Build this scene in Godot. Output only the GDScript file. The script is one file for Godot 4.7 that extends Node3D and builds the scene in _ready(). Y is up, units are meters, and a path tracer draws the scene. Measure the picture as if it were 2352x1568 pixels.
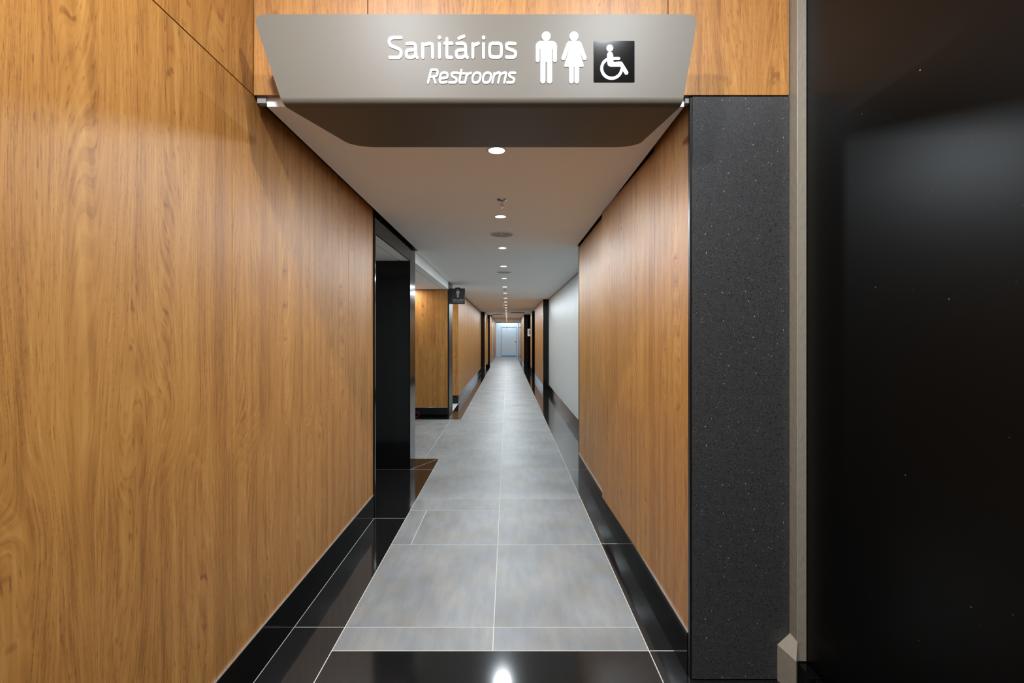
extends Node3D
# A mall corridor to the restrooms. d is the distance ahead of the camera (z = -d), metres throughout.
const EYE := 1.43
const CEIL := 2.395
const HEAD := 2.433
const XL := -1.05
const XR := 0.758
const DWALL := 1.937
const PX := 1070.0
var M := {}
var used := {}
var rng := RandomNumberGenerator.new()
var down_proto: Node3D

func _ready():
	rng.seed = 7
	# ---- camera
	var cam := Camera3D.new()
	cam.name = "camera"
	cam.projection = Camera3D.PROJECTION_FRUSTUM
	cam.near = 0.05
	cam.far = 120.0
	cam.size = cam.near * 1568.0 / PX
	cam.frustum_offset = Vector2(10.0, -12.0) * cam.near / PX
	cam.position = Vector3(0, EYE, 0)
	cam.current = true
	add_child(cam)
	# ---- environment and exposure
	var env := Environment.new()
	env.background_mode = Environment.BG_COLOR
	env.background_color = Color.BLACK
	env.tonemap_mode = Environment.TONE_MAPPER_LINEAR
	env.tonemap_exposure = 1.0
	env.sdfgi_enabled = true
	env.ssao_enabled = true
	env.ssil_enabled = true
	var we := WorldEnvironment.new()
	we.name = "world_environment"
	we.environment = env
	add_child(we)
	# ---- lamp strengths (the lights themselves are in the lamp builders)
	materials()
	build_floor()
	build_ceiling()
	build_left()
	build_right()
	build_entrance()
	build_end()
	build_lobby()
	build_sign()
	build_men_sign()
	build_lamps()
	build_ceiling_things()
	build_small_things()

const CORRIDOR_LIGHT := 2.25
const LOBBY_LIGHT := 8.8
const ALCOVE_LIGHT := 1.0
const END_LIGHT := 3.0
const WHITE := Color(0.92, 0.97, 1.0)
const WARM := Color(1.0, 0.97, 0.93)
const COOL := Color(0.96, 0.98, 1.0)

# ------------------------------------------------------------------ helpers
func numbered(called: String) -> String:
	if not used.has(called):
		used[called] = 0
		return called
	used[called] += 1
	return "%s_%03d" % [called, used[called]]

func thing(called: String, label: String, category: String, at := Vector3.ZERO, group := "", kind := "") -> Node3D:
	var o := Node3D.new()
	o.name = numbered(called)
	add_child(o)
	o.position = at
	tag(o, label, category, group, kind)
	return o

func tag(o: Node, label: String, category: String, group := "", kind := ""):
	o.set_meta("label", label)
	o.set_meta("category", category)
	if group != "":
		o.set_meta("group", group)
	if kind != "":
		o.set_meta("kind", kind)

func structure(called: String, label: String, category: String, at := Vector3.ZERO) -> Node3D:
	return thing(called, label, category, at, "", "structure")

func put(called: String, mesh: Mesh, mat: Material, parent: Node3D, at := Vector3.ZERO) -> MeshInstance3D:
	var o := MeshInstance3D.new()
	o.name = called
	o.mesh = mesh
	o.material_override = null
	for i in mesh.get_surface_count():
		o.set_surface_override_material(i, mat)
	parent.add_child(o, true)
	o.position = at
	return o

func tri(st: SurfaceTool, a: Vector3, b: Vector3, c: Vector3, n: Vector3, ua := Vector2.ZERO, ub := Vector2.ZERO, uc := Vector2.ZERO):
	var flip := (b - a).cross(c - a).dot(n) > 0.0
	var p := [a, c, b] if flip else [a, b, c]
	var u := [ua, uc, ub] if flip else [ua, ub, uc]
	for i in 3:
		st.set_normal(n)
		st.set_uv(u[i])
		st.add_vertex(p[i])

func quad(st: SurfaceTool, a: Vector3, b: Vector3, c: Vector3, d: Vector3, n: Vector3, uo := Vector2.ZERO):
	var t := func(p: Vector3) -> Vector2:
		if absf(n.y) > 0.75:
			return Vector2(p.x, p.z) + uo
		if absf(n.x) > 0.7:
			return Vector2(p.z * signf(n.x), -p.y) + uo
		return Vector2(p.x, -p.y) + uo
	tri(st, a, b, c, n, t.call(a), t.call(b), t.call(c))
	tri(st, a, c, d, n, t.call(a), t.call(c), t.call(d))

# a box with chamfered edges; UVs in metres
func box_mesh(s: Vector3, ch := 0.0, uo := Vector2.ZERO) -> ArrayMesh:
	var st := SurfaceTool.new()
	st.begin(Mesh.PRIMITIVE_TRIANGLES)
	var h := s / 2.0
	var axes := [Vector3.RIGHT, Vector3.UP, Vector3.BACK]
	for k in 3:
		var n: Vector3 = axes[k]
		var u: Vector3 = axes[(k + 1) % 3]
		var v: Vector3 = axes[(k + 2) % 3]
		var hu: float = absf(u.dot(h)) - ch
		var hv: float = absf(v.dot(h)) - ch
		var hn: float = absf(n.dot(h))
		for sg in [-1.0, 1.0]:
			var c: Vector3 = n * hn * sg
			quad(st, c - u * hu - v * hv, c + u * hu - v * hv, c + u * hu + v * hv, c - u * hu + v * hv, n * sg, uo)
	if ch > 0.0:
		for k in 3:
			var a: Vector3 = axes[k]
			var u: Vector3 = axes[(k + 1) % 3]
			var v: Vector3 = axes[(k + 2) % 3]
			var ha: float = absf(a.dot(h)) - ch
			var hu: float = absf(u.dot(h))
			var hv: float = absf(v.dot(h))
			for su in [-1.0, 1.0]:
				for sv in [-1.0, 1.0]:
					var p1: Vector3 = u * su * hu + v * sv * (hv - ch)
					var p2: Vector3 = u * su * (hu - ch) + v * sv * hv
					quad(st, p1 - a * ha, p1 + a * ha, p2 + a * ha, p2 - a * ha, (u * su + v * sv).normalized(), uo)
		for sx in [-1.0, 1.0]:
			for sy in [-1.0, 1.0]:
				for sz in [-1.0, 1.0]:
					var q := Vector3(sx * h.x, sy * h.y, sz * h.z)
					tri(st, q - Vector3(0, sy, sz) * ch, q - Vector3(sx, 0, sz) * ch, q - Vector3(sx, sy, 0) * ch, Vector3(sx, sy, sz).normalized())
	return st.commit()

# box between x0..x1, y0..y1 and distances d0..d1
func box(called: String, parent: Node3D, x0: float, x1: float, y0: float, y1: float, d0: float, d1: float, mat: Material, ch := 0.0, spread := true) -> MeshInstance3D:
	var s := Vector3(absf(x1 - x0), absf(y1 - y0), absf(d1 - d0))
	var c := Vector3((x0 + x1) / 2, (y0 + y1) / 2, -(d0 + d1) / 2)
	var uo := Vector2(rng.randf() * 7.0, rng.randf() * 7.0) if spread else Vector2(c.x - c.z, -c.y)
	if called == "wood_panel":
		var wide := maxf(s.x, s.z)
		uo = Vector2(wide / 2 + rng.randf() * maxf(1.4 - wide, 0.0), s.y / 2 + rng.randf() * maxf(2.8 - s.y, 0.0))
	return put(called, box_mesh(s, ch, uo), mat, parent, c - parent.position)

func lathe(profile: Array, seg := 32) -> ArrayMesh:   # profile of Vector2(radius, y)
	var st := SurfaceTool.new()
	st.begin(Mesh.PRIMITIVE_TRIANGLES)
	for i in profile.size() - 1:
		var p: Vector2 = profile[i]
		var q: Vector2 = profile[i + 1]
		var t := (q - p).normalized()
		for k in seg:
			var a0 := TAU * k / seg
			var a1 := TAU * (k + 1) / seg
			var r0 := Vector3(cos(a0), 0, sin(a0))
			var r1 := Vector3(cos(a1), 0, sin(a1))
			var n := ((r0 + r1) / 2 * t.y + Vector3(0, -t.x, 0)).normalized()
			var A := r0 * p.x + Vector3(0, p.y, 0)
			var B := r1 * p.x + Vector3(0, p.y, 0)
			var C := r1 * q.x + Vector3(0, q.y, 0)
			var D := r0 * q.x + Vector3(0, q.y, 0)
			var n0 := (r0 * t.y + Vector3(0, -t.x, 0)).normalized()
			var n1 := (r1 * t.y + Vector3(0, -t.x, 0)).normalized()
			for f in [[A, B, C, n0, n1, n1], [A, C, D, n0, n1, n0]]:
				var g: Vector3 = (f[1] as Vector3 - f[0]).cross(f[2] as Vector3 - f[0])
				var order := [0, 2, 1] if g.dot(n) > 0 else [0, 1, 2]
				for j in order:
					st.set_normal(f[3 + j])
					st.set_uv(Vector2(f[j].x, f[j].z))
					st.add_vertex(f[j])
	return st.commit()

func tube(points: Array, r: float, seg := 8) -> ArrayMesh:
	var st := SurfaceTool.new()
	st.begin(Mesh.PRIMITIVE_TRIANGLES)
	var rings := []
	for i in points.size():
		var a: Vector3 = points[maxi(i - 1, 0)]
		var b: Vector3 = points[mini(i + 1, points.size() - 1)]
		var t := (b - a).normalized()
		var u := t.cross(Vector3(0.3, 0.2, 0.93)).normalized()
		var v := t.cross(u)
		var ring := []
		for k in seg:
			var an := TAU * k / seg
			ring.append([points[i] + (u * cos(an) + v * sin(an)) * r, u * cos(an) + v * sin(an)])
		rings.append(ring)
	for i in rings.size() - 1:
		for k in seg:
			var A: Array = rings[i][k]
			var B: Array = rings[i][(k + 1) % seg]
			var C: Array = rings[i + 1][(k + 1) % seg]
			var D: Array = rings[i + 1][k]
			for f in [[A, B, C], [A, C, D]]:
				var g: Vector3 = (f[1][0] as Vector3 - f[0][0]).cross(f[2][0] as Vector3 - f[0][0])
				var order := [0, 2, 1] if g.dot(f[0][1]) > 0 else [0, 1, 2]
				for j in order:
					st.set_normal(f[j][1])
					st.set_uv(Vector2.ZERO)
					st.add_vertex(f[j][0])
	for e in [[0, -1.0], [rings.size() - 1, 1.0]]:
		var ring: Array = rings[e[0]]
		var nn: Vector3 = (points[-1] - points[-2] if e[1] > 0 else points[0] - points[1]).normalized()
		for k in range(1, seg - 1):
			tri(st, ring[0][0], ring[k][0], ring[k + 1][0], nn)
	return st.commit()

# flat outlines in the x-y plane, each extruded from z = 0 to z = depth, in one mesh
func extrude(polys: Array, depth: float) -> ArrayMesh:
	var st := SurfaceTool.new()
	st.begin(Mesh.PRIMITIVE_TRIANGLES)
	for poly: PackedVector2Array in polys:
		var idx := Geometry2D.triangulate_polygon(poly)
		for i in range(0, idx.size(), 3):
			var q := []
			for j in 3:
				var p := poly[idx[i + j]]
				q.append(Vector3(p.x, p.y, depth))
			tri(st, q[0], q[1], q[2], Vector3.BACK, poly[idx[i]], poly[idx[i + 1]], poly[idx[i + 2]])
			var z := Vector3(0, 0, -depth)
			tri(st, q[0] + z, q[1] + z, q[2] + z, Vector3.FORWARD, poly[idx[i]], poly[idx[i + 1]], poly[idx[i + 2]])
		var cw := Geometry2D.is_polygon_clockwise(poly)
		for i in poly.size():
			var a := poly[i]
			var b := poly[(i + 1) % poly.size()]
			var t := (b - a).normalized()
			var n2 := Vector2(t.y, -t.x) * (-1.0 if cw else 1.0)
			var A := Vector3(a.x, a.y, 0)
			var B := Vector3(b.x, b.y, 0)
			quad(st, A, B, B + Vector3(0, 0, depth), A + Vector3(0, 0, depth), Vector3(n2.x, n2.y, 0))
	return st.commit()

func chaikin(p: Array, times := 3) -> PackedVector2Array:
	var out := PackedVector2Array(p)
	for k in times:
		var nx := PackedVector2Array()
		nx.append(out[0])
		for i in out.size() - 1:
			nx.append(out[i].lerp(out[i + 1], 0.25))
			nx.append(out[i].lerp(out[i + 1], 0.75))
		nx.append(out[-1])
		out = nx
	return out

# ------------------------------------------------------------------ materials
func std(color: Color, rough: float, metal := 0.0, spec := 0.5) -> StandardMaterial3D:
	var m := StandardMaterial3D.new()
	m.albedo_color = color
	m.roughness = rough
	m.metallic = metal
	m.metallic_specular = spec
	return m

func noise_bytes(w: int, h: int, freq: float, sd: int, oct := 3, to_w := 0, to_h := 0) -> PackedByteArray:
	var n := FastNoiseLite.new()
	n.noise_type = FastNoiseLite.TYPE_SIMPLEX_SMOOTH
	n.seed = sd
	n.frequency = freq
	n.fractal_type = FastNoiseLite.FRACTAL_FBM
	n.fractal_octaves = oct
	var im := n.get_seamless_image(w, h)
	im.convert(Image.FORMAT_L8)
	if to_w > 0:
		im.resize(to_w, to_h, Image.INTERPOLATE_CUBIC)
	return im.get_data()

# oak-like laminate: 1.4 m x 2.8 m a picture
func wood_picture(sd: int) -> ImageTexture:
	var w := 1024
	var h := 2048
	var figure := noise_bytes(128, 24, 0.035, sd, 2, w, h)         # slow waves that bend the rings into arches
	var band := noise_bytes(512, 16, 0.035, sd + 1, 4, w, h)        # broad vertical tone bands
	var fine := noise_bytes(1024, 48, 0.22, sd + 2, 3, w, h)        # fine fibres
	var pores := noise_bytes(1024, 128, 0.40, sd + 3, 2, w, h)      # short dark pores
	var out := PackedByteArray()
	out.resize(w * h * 3)
	var light := Vector3(179, 131, 68)
	var mid := Vector3(160, 109, 49)
	var dark := Vector3(124, 78, 31)
	var o := 0
	for y in h:
		var row := y * w
		for x in w:
			var f := figure[row + x]
			var ring := x * 0.0234375 + f * 0.040
			ring -= floorf(ring)
			var xx := (x + (f >> 1)) & 1023
			var v := 0.475 + (ring - 0.5) * 0.30 * absf(ring) + (band[row + x] - 128) * 0.0022 + (fine[row + xx] - 128) * 0.0029
			var po := pores[row + xx]
			if po < 88:
				v -= (88 - po) * 0.008
			v = clampf(v, 0.0, 1.0)
			if v < 0.5:
				var t := v * 2.0
				out[o] = int(dark.x + (mid.x - dark.x) * t)
				out[o + 1] = int(dark.y + (mid.y - dark.y) * t)
				out[o + 2] = int(dark.z + (mid.z - dark.z) * t)
			else:
				var t := v * 2.0 - 1.0
				out[o] = int(mid.x + (light.x - mid.x) * t)
				out[o + 1] = int(mid.y + (light.y - mid.y) * t)
				out[o + 2] = int(mid.z + (light.z - mid.z) * t)
			o += 3
	return ImageTexture.create_from_image(Image.create_from_data(w, h, false, Image.FORMAT_RGB8, out))

func specks(size: int, base: Color, vary: float, spots: Array, sd: int) -> ImageTexture:
	var r := RandomNumberGenerator.new()
	r.seed = sd
	var n := noise_bytes(size, size, 0.35, sd, 2)
	var im := Image.create_empty(size, size, false, Image.FORMAT_RGB8)
	for y in size:
		for x in size:
			var k := 1.0 + (n[y * size + x] / 128.0 - 1.0) * vary
			im.set_pixel(x, y, Color(base.r * k, base.g * k, base.b * k))
	for s in spots:   # [count, colour, least, most]
		for i in s[0]:
			var x := r.randi() % size
			var y := r.randi() % size
			var a: int = r.randi_range(s[2], s[3])
			var b: int = r.randi_range(s[2], s[3])
			var c: Color = s[1]
			var k := r.randf_range(0.6, 1.1)
			im.fill_rect(Rect2i(x, y, a, b), Color(c.r * k, c.g * k, c.b * k))
			if a > 2:
				im.fill_rect(Rect2i(x + 1, y - 1, a - 2, b + 2), Color(c.r * k, c.g * k, c.b * k))
	return ImageTexture.create_from_image(im)

func tile_picture(size: int) -> ImageTexture:
	var a := noise_bytes(256, 256, 0.012, 31, 4, size, size)
	var b := noise_bytes(size, size / 4, 0.03, 32, 4, size, size)
	var c := noise_bytes(size, size, 0.25, 33, 3)
	var d := noise_bytes(256, 256, 0.03, 34, 3, size, size)
	var im := Image.create_empty(size, size, false, Image.FORMAT_RGB8)
	for y in size:
		for x in size:
			var i := y * size + x
			var v := 0.475 + (a[i] - 128) * 0.00036 + (b[i] - 128) * 0.00022 + (c[i] - 128) * 0.00022
			var w := (d[i] - 128) * 0.00016
			im.set_pixel(x, y, Color(v - w * 0.6, v, v + w - 0.004))
	return ImageTexture.create_from_image(im)

func materials():
	for i in 3:
		var m := std(Color.WHITE, 0.47)
		m.albedo_texture = wood_picture(11 + i * 17)
		m.uv1_scale = Vector3(1 / 1.4, 1 / 2.8, 1)
		M["wood%d" % i] = m
	var g := std(Color.WHITE, 0.10)
	g.albedo_texture = specks(1024, Color(0.075, 0.073, 0.073), 0.75, [[26000, Color(0.22, 0.21, 0.20), 1, 2], [4000, Color(0.26, 0.21, 0.17), 1, 2], [300, Color(0.5, 0.45, 0.40), 1, 2]], 5)
	g.uv1_scale = Vector3(2.0, 2.0, 1)
	M.granite = g
	var q := std(Color.WHITE, 0.32)
	q.albedo_texture = specks(1024, Color(0.20, 0.20, 0.202), 0.40, [[9000, Color(0.11, 0.11, 0.115), 2, 4], [9000, Color(0.07, 0.07, 0.075), 1, 3], [12000, Color(0.29, 0.30, 0.305), 1, 3], [700, Color(0.48, 0.50, 0.50), 1, 3], [110, Color(0.72, 0.70, 0.60), 2, 4]], 6)
	q.uv1_scale = Vector3(1.25, 1.25, 1)
	M.quartz = q
	var t := std(Color.WHITE, 0.47, 0.0, 0.45)
	t.albedo_texture = tile_picture(1024)
	t.uv1_scale = Vector3(0.42, 0.42, 1)
	M.tile = t
	M.grout = std(Color(0.74, 0.73, 0.70), 0.9)
	M.black_stone = std(Color(0.030, 0.030, 0.032), 0.10, 0.0, 0.42)
	M.black_metal = std(Color(0.05, 0.05, 0.05), 0.35)
	M.board = std(Color(0.46, 0.40, 0.33), 0.9)       # raw backing board behind the panels
	M.concrete = std(Color(0.50, 0.50, 0.49), 0.9)
	var bp := std(Color.WHITE, 0.38, 0.0, 0.32)
	bp.albedo_texture = specks(1024, Color(0.009, 0.009, 0.010), 0.2, [[70, Color(0.30, 0.30, 0.30), 1, 2], [12, Color(0.6, 0.6, 0.6), 1, 2]], 9)
	bp.uv1_scale = Vector3(0.5, 0.5, 1)
	M.black_panel = bp
	M.plaster = std(Color(0.95, 0.95, 0.945), 0.8)
	M.white = std(Color(0.88, 0.88, 0.87), 0.45)
	M.grey_panel = std(Color(0.71, 0.725, 0.72), 0.38)
	M.end_panel = std(Color(0.76, 0.79, 0.81), 0.5)
	M.alu = std(Color(0.78, 0.78, 0.78), 0.3, 0.9)
	M.chrome = std(Color(0.80, 0.80, 0.80), 0.15, 1.0)
	M.sign_metal = std(Color(0.375, 0.357, 0.325), 0.45, 0.0, 0.36)
	M.sign_black = std(Color(0.03, 0.03, 0.035), 0.08)
	M.glow = std(Color(0.2, 0.2, 0.2), 0.5)
	M.glow.emission_enabled = true
	M.glow.emission = Color(0.93, 0.96, 1.0)
	M.glow.emission_energy_multiplier = 1.5
	M.lamp = std(Color.WHITE, 0.5)
	M.lamp.emission_enabled = true
	M.lamp.emission = Color(1, 1, 1)
	M.lamp.emission_energy_multiplier = 8.0
	M.plate = std(Color(0.20, 0.19, 0.175), 0.4)
	M.print = std(Color(0.72, 0.72, 0.70), 0.6)
	M.red = std(Color(0.80, 0.16, 0.16), 0.5)
	M.bulb_red = std(Color(0.85, 0.05, 0.04), 0.2)
	M.cable = std(Color(0.20, 0.19, 0.19), 0.6)
	M.connector = std(Color(0.50, 0.48, 0.48), 0.6)
	M.door_frame = std(Color(0.64, 0.67, 0.69), 0.5)
	M.gap_light_blue = std(Color(0.45, 0.68, 0.84), 0.4)  # blue of the light under the end door, as a plain colour
	M.grille = std(Color(0.62, 0.62, 0.61), 0.6)
	M.dark = std(Color(0.10, 0.09, 0.085), 0.6)
	M.paper = std(Color(0.93, 0.93, 0.92), 0.7)
	M.paper_print = std(Color(0.55, 0.55, 0.56), 0.8)
	M.seal = std(Color(0.55, 0.55, 0.54), 0.8)
	M.porcelain = std(Color(0.78, 0.79, 0.79), 0.3)
	# grey paint, brushed thickly over steel
	var p := std(Color(0.49, 0.465, 0.415), 0.42)
	var hn := FastNoiseLite.new()
	hn.seed = 4
	hn.frequency = 0.03
	var ht := NoiseTexture2D.new()
	ht.width = 256
	ht.height = 256
	ht.seamless = true
	ht.noise = hn
	p.heightmap_enabled = true
	p.heightmap_texture = ht
	p.heightmap_scale = 0.12
	p.uv1_scale = Vector3(4, 2, 1)
	M.paint = p

func wood(i := -1) -> Material:
	return M["wood%d" % (rng.randi() % 3 if i < 0 else i)]

# ------------------------------------------------------------------ floor
const GL := -0.80      # grey field, left edge
const GR := 0.643
const GC := -0.068
const T := 0.9047
const G0 := 2.119      # where the grey field begins
const G1 := 2.292      # first joint across

func slab(called: String, parent: Node3D, x0: float, x1: float, d0: float, d1: float, mat: Material):
	var g := 0.0020
	box(called, parent, x0 + g, x1 - g, -0.018, 0.0, d0 + g, d1 - g, mat)

func slab_poly(called: String, parent: Node3D, pts: Array, mat: Material):   # pts as (x, distance), shrunk by half a joint
	var big := PackedVector2Array()
	for p: Vector2 in pts:
		big.append(p * 1000.0)
	var shift := Vector2(rng.randf(), rng.randf()) * 3.0
	for poly in Geometry2D.offset_polygon(big, -2.0, Geometry2D.JOIN_MITER):
		var o := PackedVector2Array()
		for p: Vector2 in poly:
			o.append(p / 1000.0 - shift)
		var m := put(called, extrude([o], 0.018), mat, parent, Vector3(shift.x, -0.018, -shift.y))
		m.rotation.x = -PI / 2

func build_floor():
	var f := structure("floor", "grey porcelain tile floor bordered by strips of polished black granite", "floor")
	box("grout_bed", f, -3.2, 3.2, -0.10, -0.0003, -4.0, 36.0, M.grout)
	# the grey field
	var d := G0
	var nx := G1
	while d < 32.9:
		for c in 2:
			var x0: float = [GL, GC][c]
			var x1: float = [GC, GR][c]
			if c == 0 and d < 5.3 and nx > 5.5:           # this tile and the two below turn the corner into the alcove
				slab_poly("floor_tile", f, [Vector2(GL, d), Vector2(x1, d), Vector2(x1, nx), Vector2(-0.97, nx), Vector2(-0.97, 5.45), Vector2(GL, 5.45)], M.tile)
			elif c == 0 and d < 7.9 and nx > 8.1:
				slab_poly("floor_tile", f, [Vector2(-0.97, d), Vector2(x1, d), Vector2(x1, nx), Vector2(GL, nx), Vector2(GL, 8.01), Vector2(-0.97, 8.01)], M.tile)
			elif c == 0 and d > 5.3 and nx < 8.1:
				slab("floor_tile", f, -0.97, x1, d, nx, M.tile)
			elif c == 0 and absf(d - (G1 + T)) < 0.01:      # the row with the access cover cut into it
				slab("access_cover_tile", f, -0.665, x1, d, 3.825, M.tile)
				slab("cut_tile", f, x0, x1, 3.825, nx, M.tile)
				slab("cut_tile", f, x0, -0.665, d, 3.825, M.tile)
			else:
				slab("floor_tile", f, x0, x1, d, nx, M.tile)
		d = nx
		nx = minf(nx + T, 33.0)
	# alcove on the left: tiles run on past the border
	var edges := [5.45, 5.911, 6.815, 7.72, 8.01]
	for i in 4:
		slab("alcove_tile", f, -1.87, -0.97, edges[i], edges[i + 1], M.tile)
		slab("alcove_tile", f, -2.78, -1.87, edges[i], edges[i + 1], M.tile)
	# black granite borders
	for s in [[-4.0, -1.9], [-1.9, 0.3], [0.3, G1], [G1, 3.66], [8.27, 10.4], [10.4, 12.8], [12.8, 15.2], [15.2, 17.6], [17.6, 20.0], [20.0, 22.4], [22.4, 24.8], [24.8, 27.2], [27.2, 29.6], [29.6, 33.0]]:
		slab("border_slab", f, XL, GL, s[0], s[1], M.granite)
	slab("border_slab", f, -2.6, GL, 3.66, 5.0, M.granite)
	slab_poly("border_slab", f, [Vector2(XL, 5.0), Vector2(GL, 5.0), Vector2(GL, 5.45)], M.granite)
	slab_poly("border_slab", f, [Vector2(-2.6, 5.0), Vector2(XL, 5.0), Vector2(GL, 5.45), Vector2(-2.6, 5.45)], M.granite)
	slab("border_slab", f, -2.78, GL, 8.01, 8.27, M.granite)
	slab("restroom_floor_tile", f, -2.2, XL, 8.78, 9.9, M.porcelain)
	slab("border_slab", f, -1.9, XL, 18.4, 21.2, M.granite)
	for s in [[-4.0, -1.9], [-1.9, 0.3], [0.3, G0], [G0, 3.2145], [3.2145, 5.0]]:
		slab("border_slab", f, GR, XR + 0.5, s[0], s[1], M.granite)
	for s in [[5.0, 6.8], [6.8, 8.6], [8.6, 10.4], [10.4, 12.14], [12.14, 14.0], [14.0, 15.9], [15.9, 17.85], [17.85, 20.7], [20.7, 24.8], [24.8, 29.0], [29.0, 33.0]]:
		slab("border_slab", f, GR, 1.2, s[0], s[1], M.granite)
	# threshold and the lobby side
	for s in [[-4.0, -2.5], [-2.5, -1.0], [-1.0, 0.5], [0.5, G0]]:
		slab("threshold_slab", f, GL, GR, s[0], s[1], M.granite)

# ------------------------------------------------------------------ ceiling
func build_ceiling():
	var c := structure("ceiling", "flat white plaster corridor ceiling with a narrow shadow gap along the walls", "ceiling")
	box("ceiling_panel", c, -1.012, 0.742, CEIL, CEIL + 0.06, 1.96, 5.0, M.plaster)
	box("ceiling_panel", c, -1.012, 1.066, CEIL, CEIL + 0.06, 5.0, 5.27, M.plaster)
	box("ceiling_panel", c, -1.05, 1.066, CEIL, CEIL + 0.06, 5.27, 9.9, M.plaster)
	box("ceiling_panel", c, -1.046, 1.066, CEIL, CEIL + 0.06, 9.9, 32.0, M.plaster)
	box("slab_above", c, -3.0, 3.0, 2.66, 2.75, 1.99, 32.0, M.concrete)

# ------------------------------------------------------------------ left side
func panel_row(parent: Node3D, x_face: float, out: float, ds: Array, y0: float, y1: float, mats: Array, called := "wood_panel"):
	for i in ds.size() - 1:
		box(called, parent, x_face, x_face + out * 0.018, y0, y1, ds[i] + 0.0018, ds[i + 1] - 0.0018, mats[i % mats.size()])

func base_run(called: String, label: String, x_face: float, out: float, d0: float, d1: float, top := 0.18, seams := []):
	var b := structure(called, label, "baseboard")
	var cuts := [d0] + seams + [d1]
	for i in cuts.size() - 1:
		box("baseboard_strip", b, x_face, x_face + out * 0.03, 0.0, top, cuts[i] + 0.0005, cuts[i + 1] - 0.0005, M.black_stone, 0.0012)
	box("edge_bead", b, x_face + out * 0.001, x_face + out * 0.012, top, top + 0.0025, d0, d1, M.alu)

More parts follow.
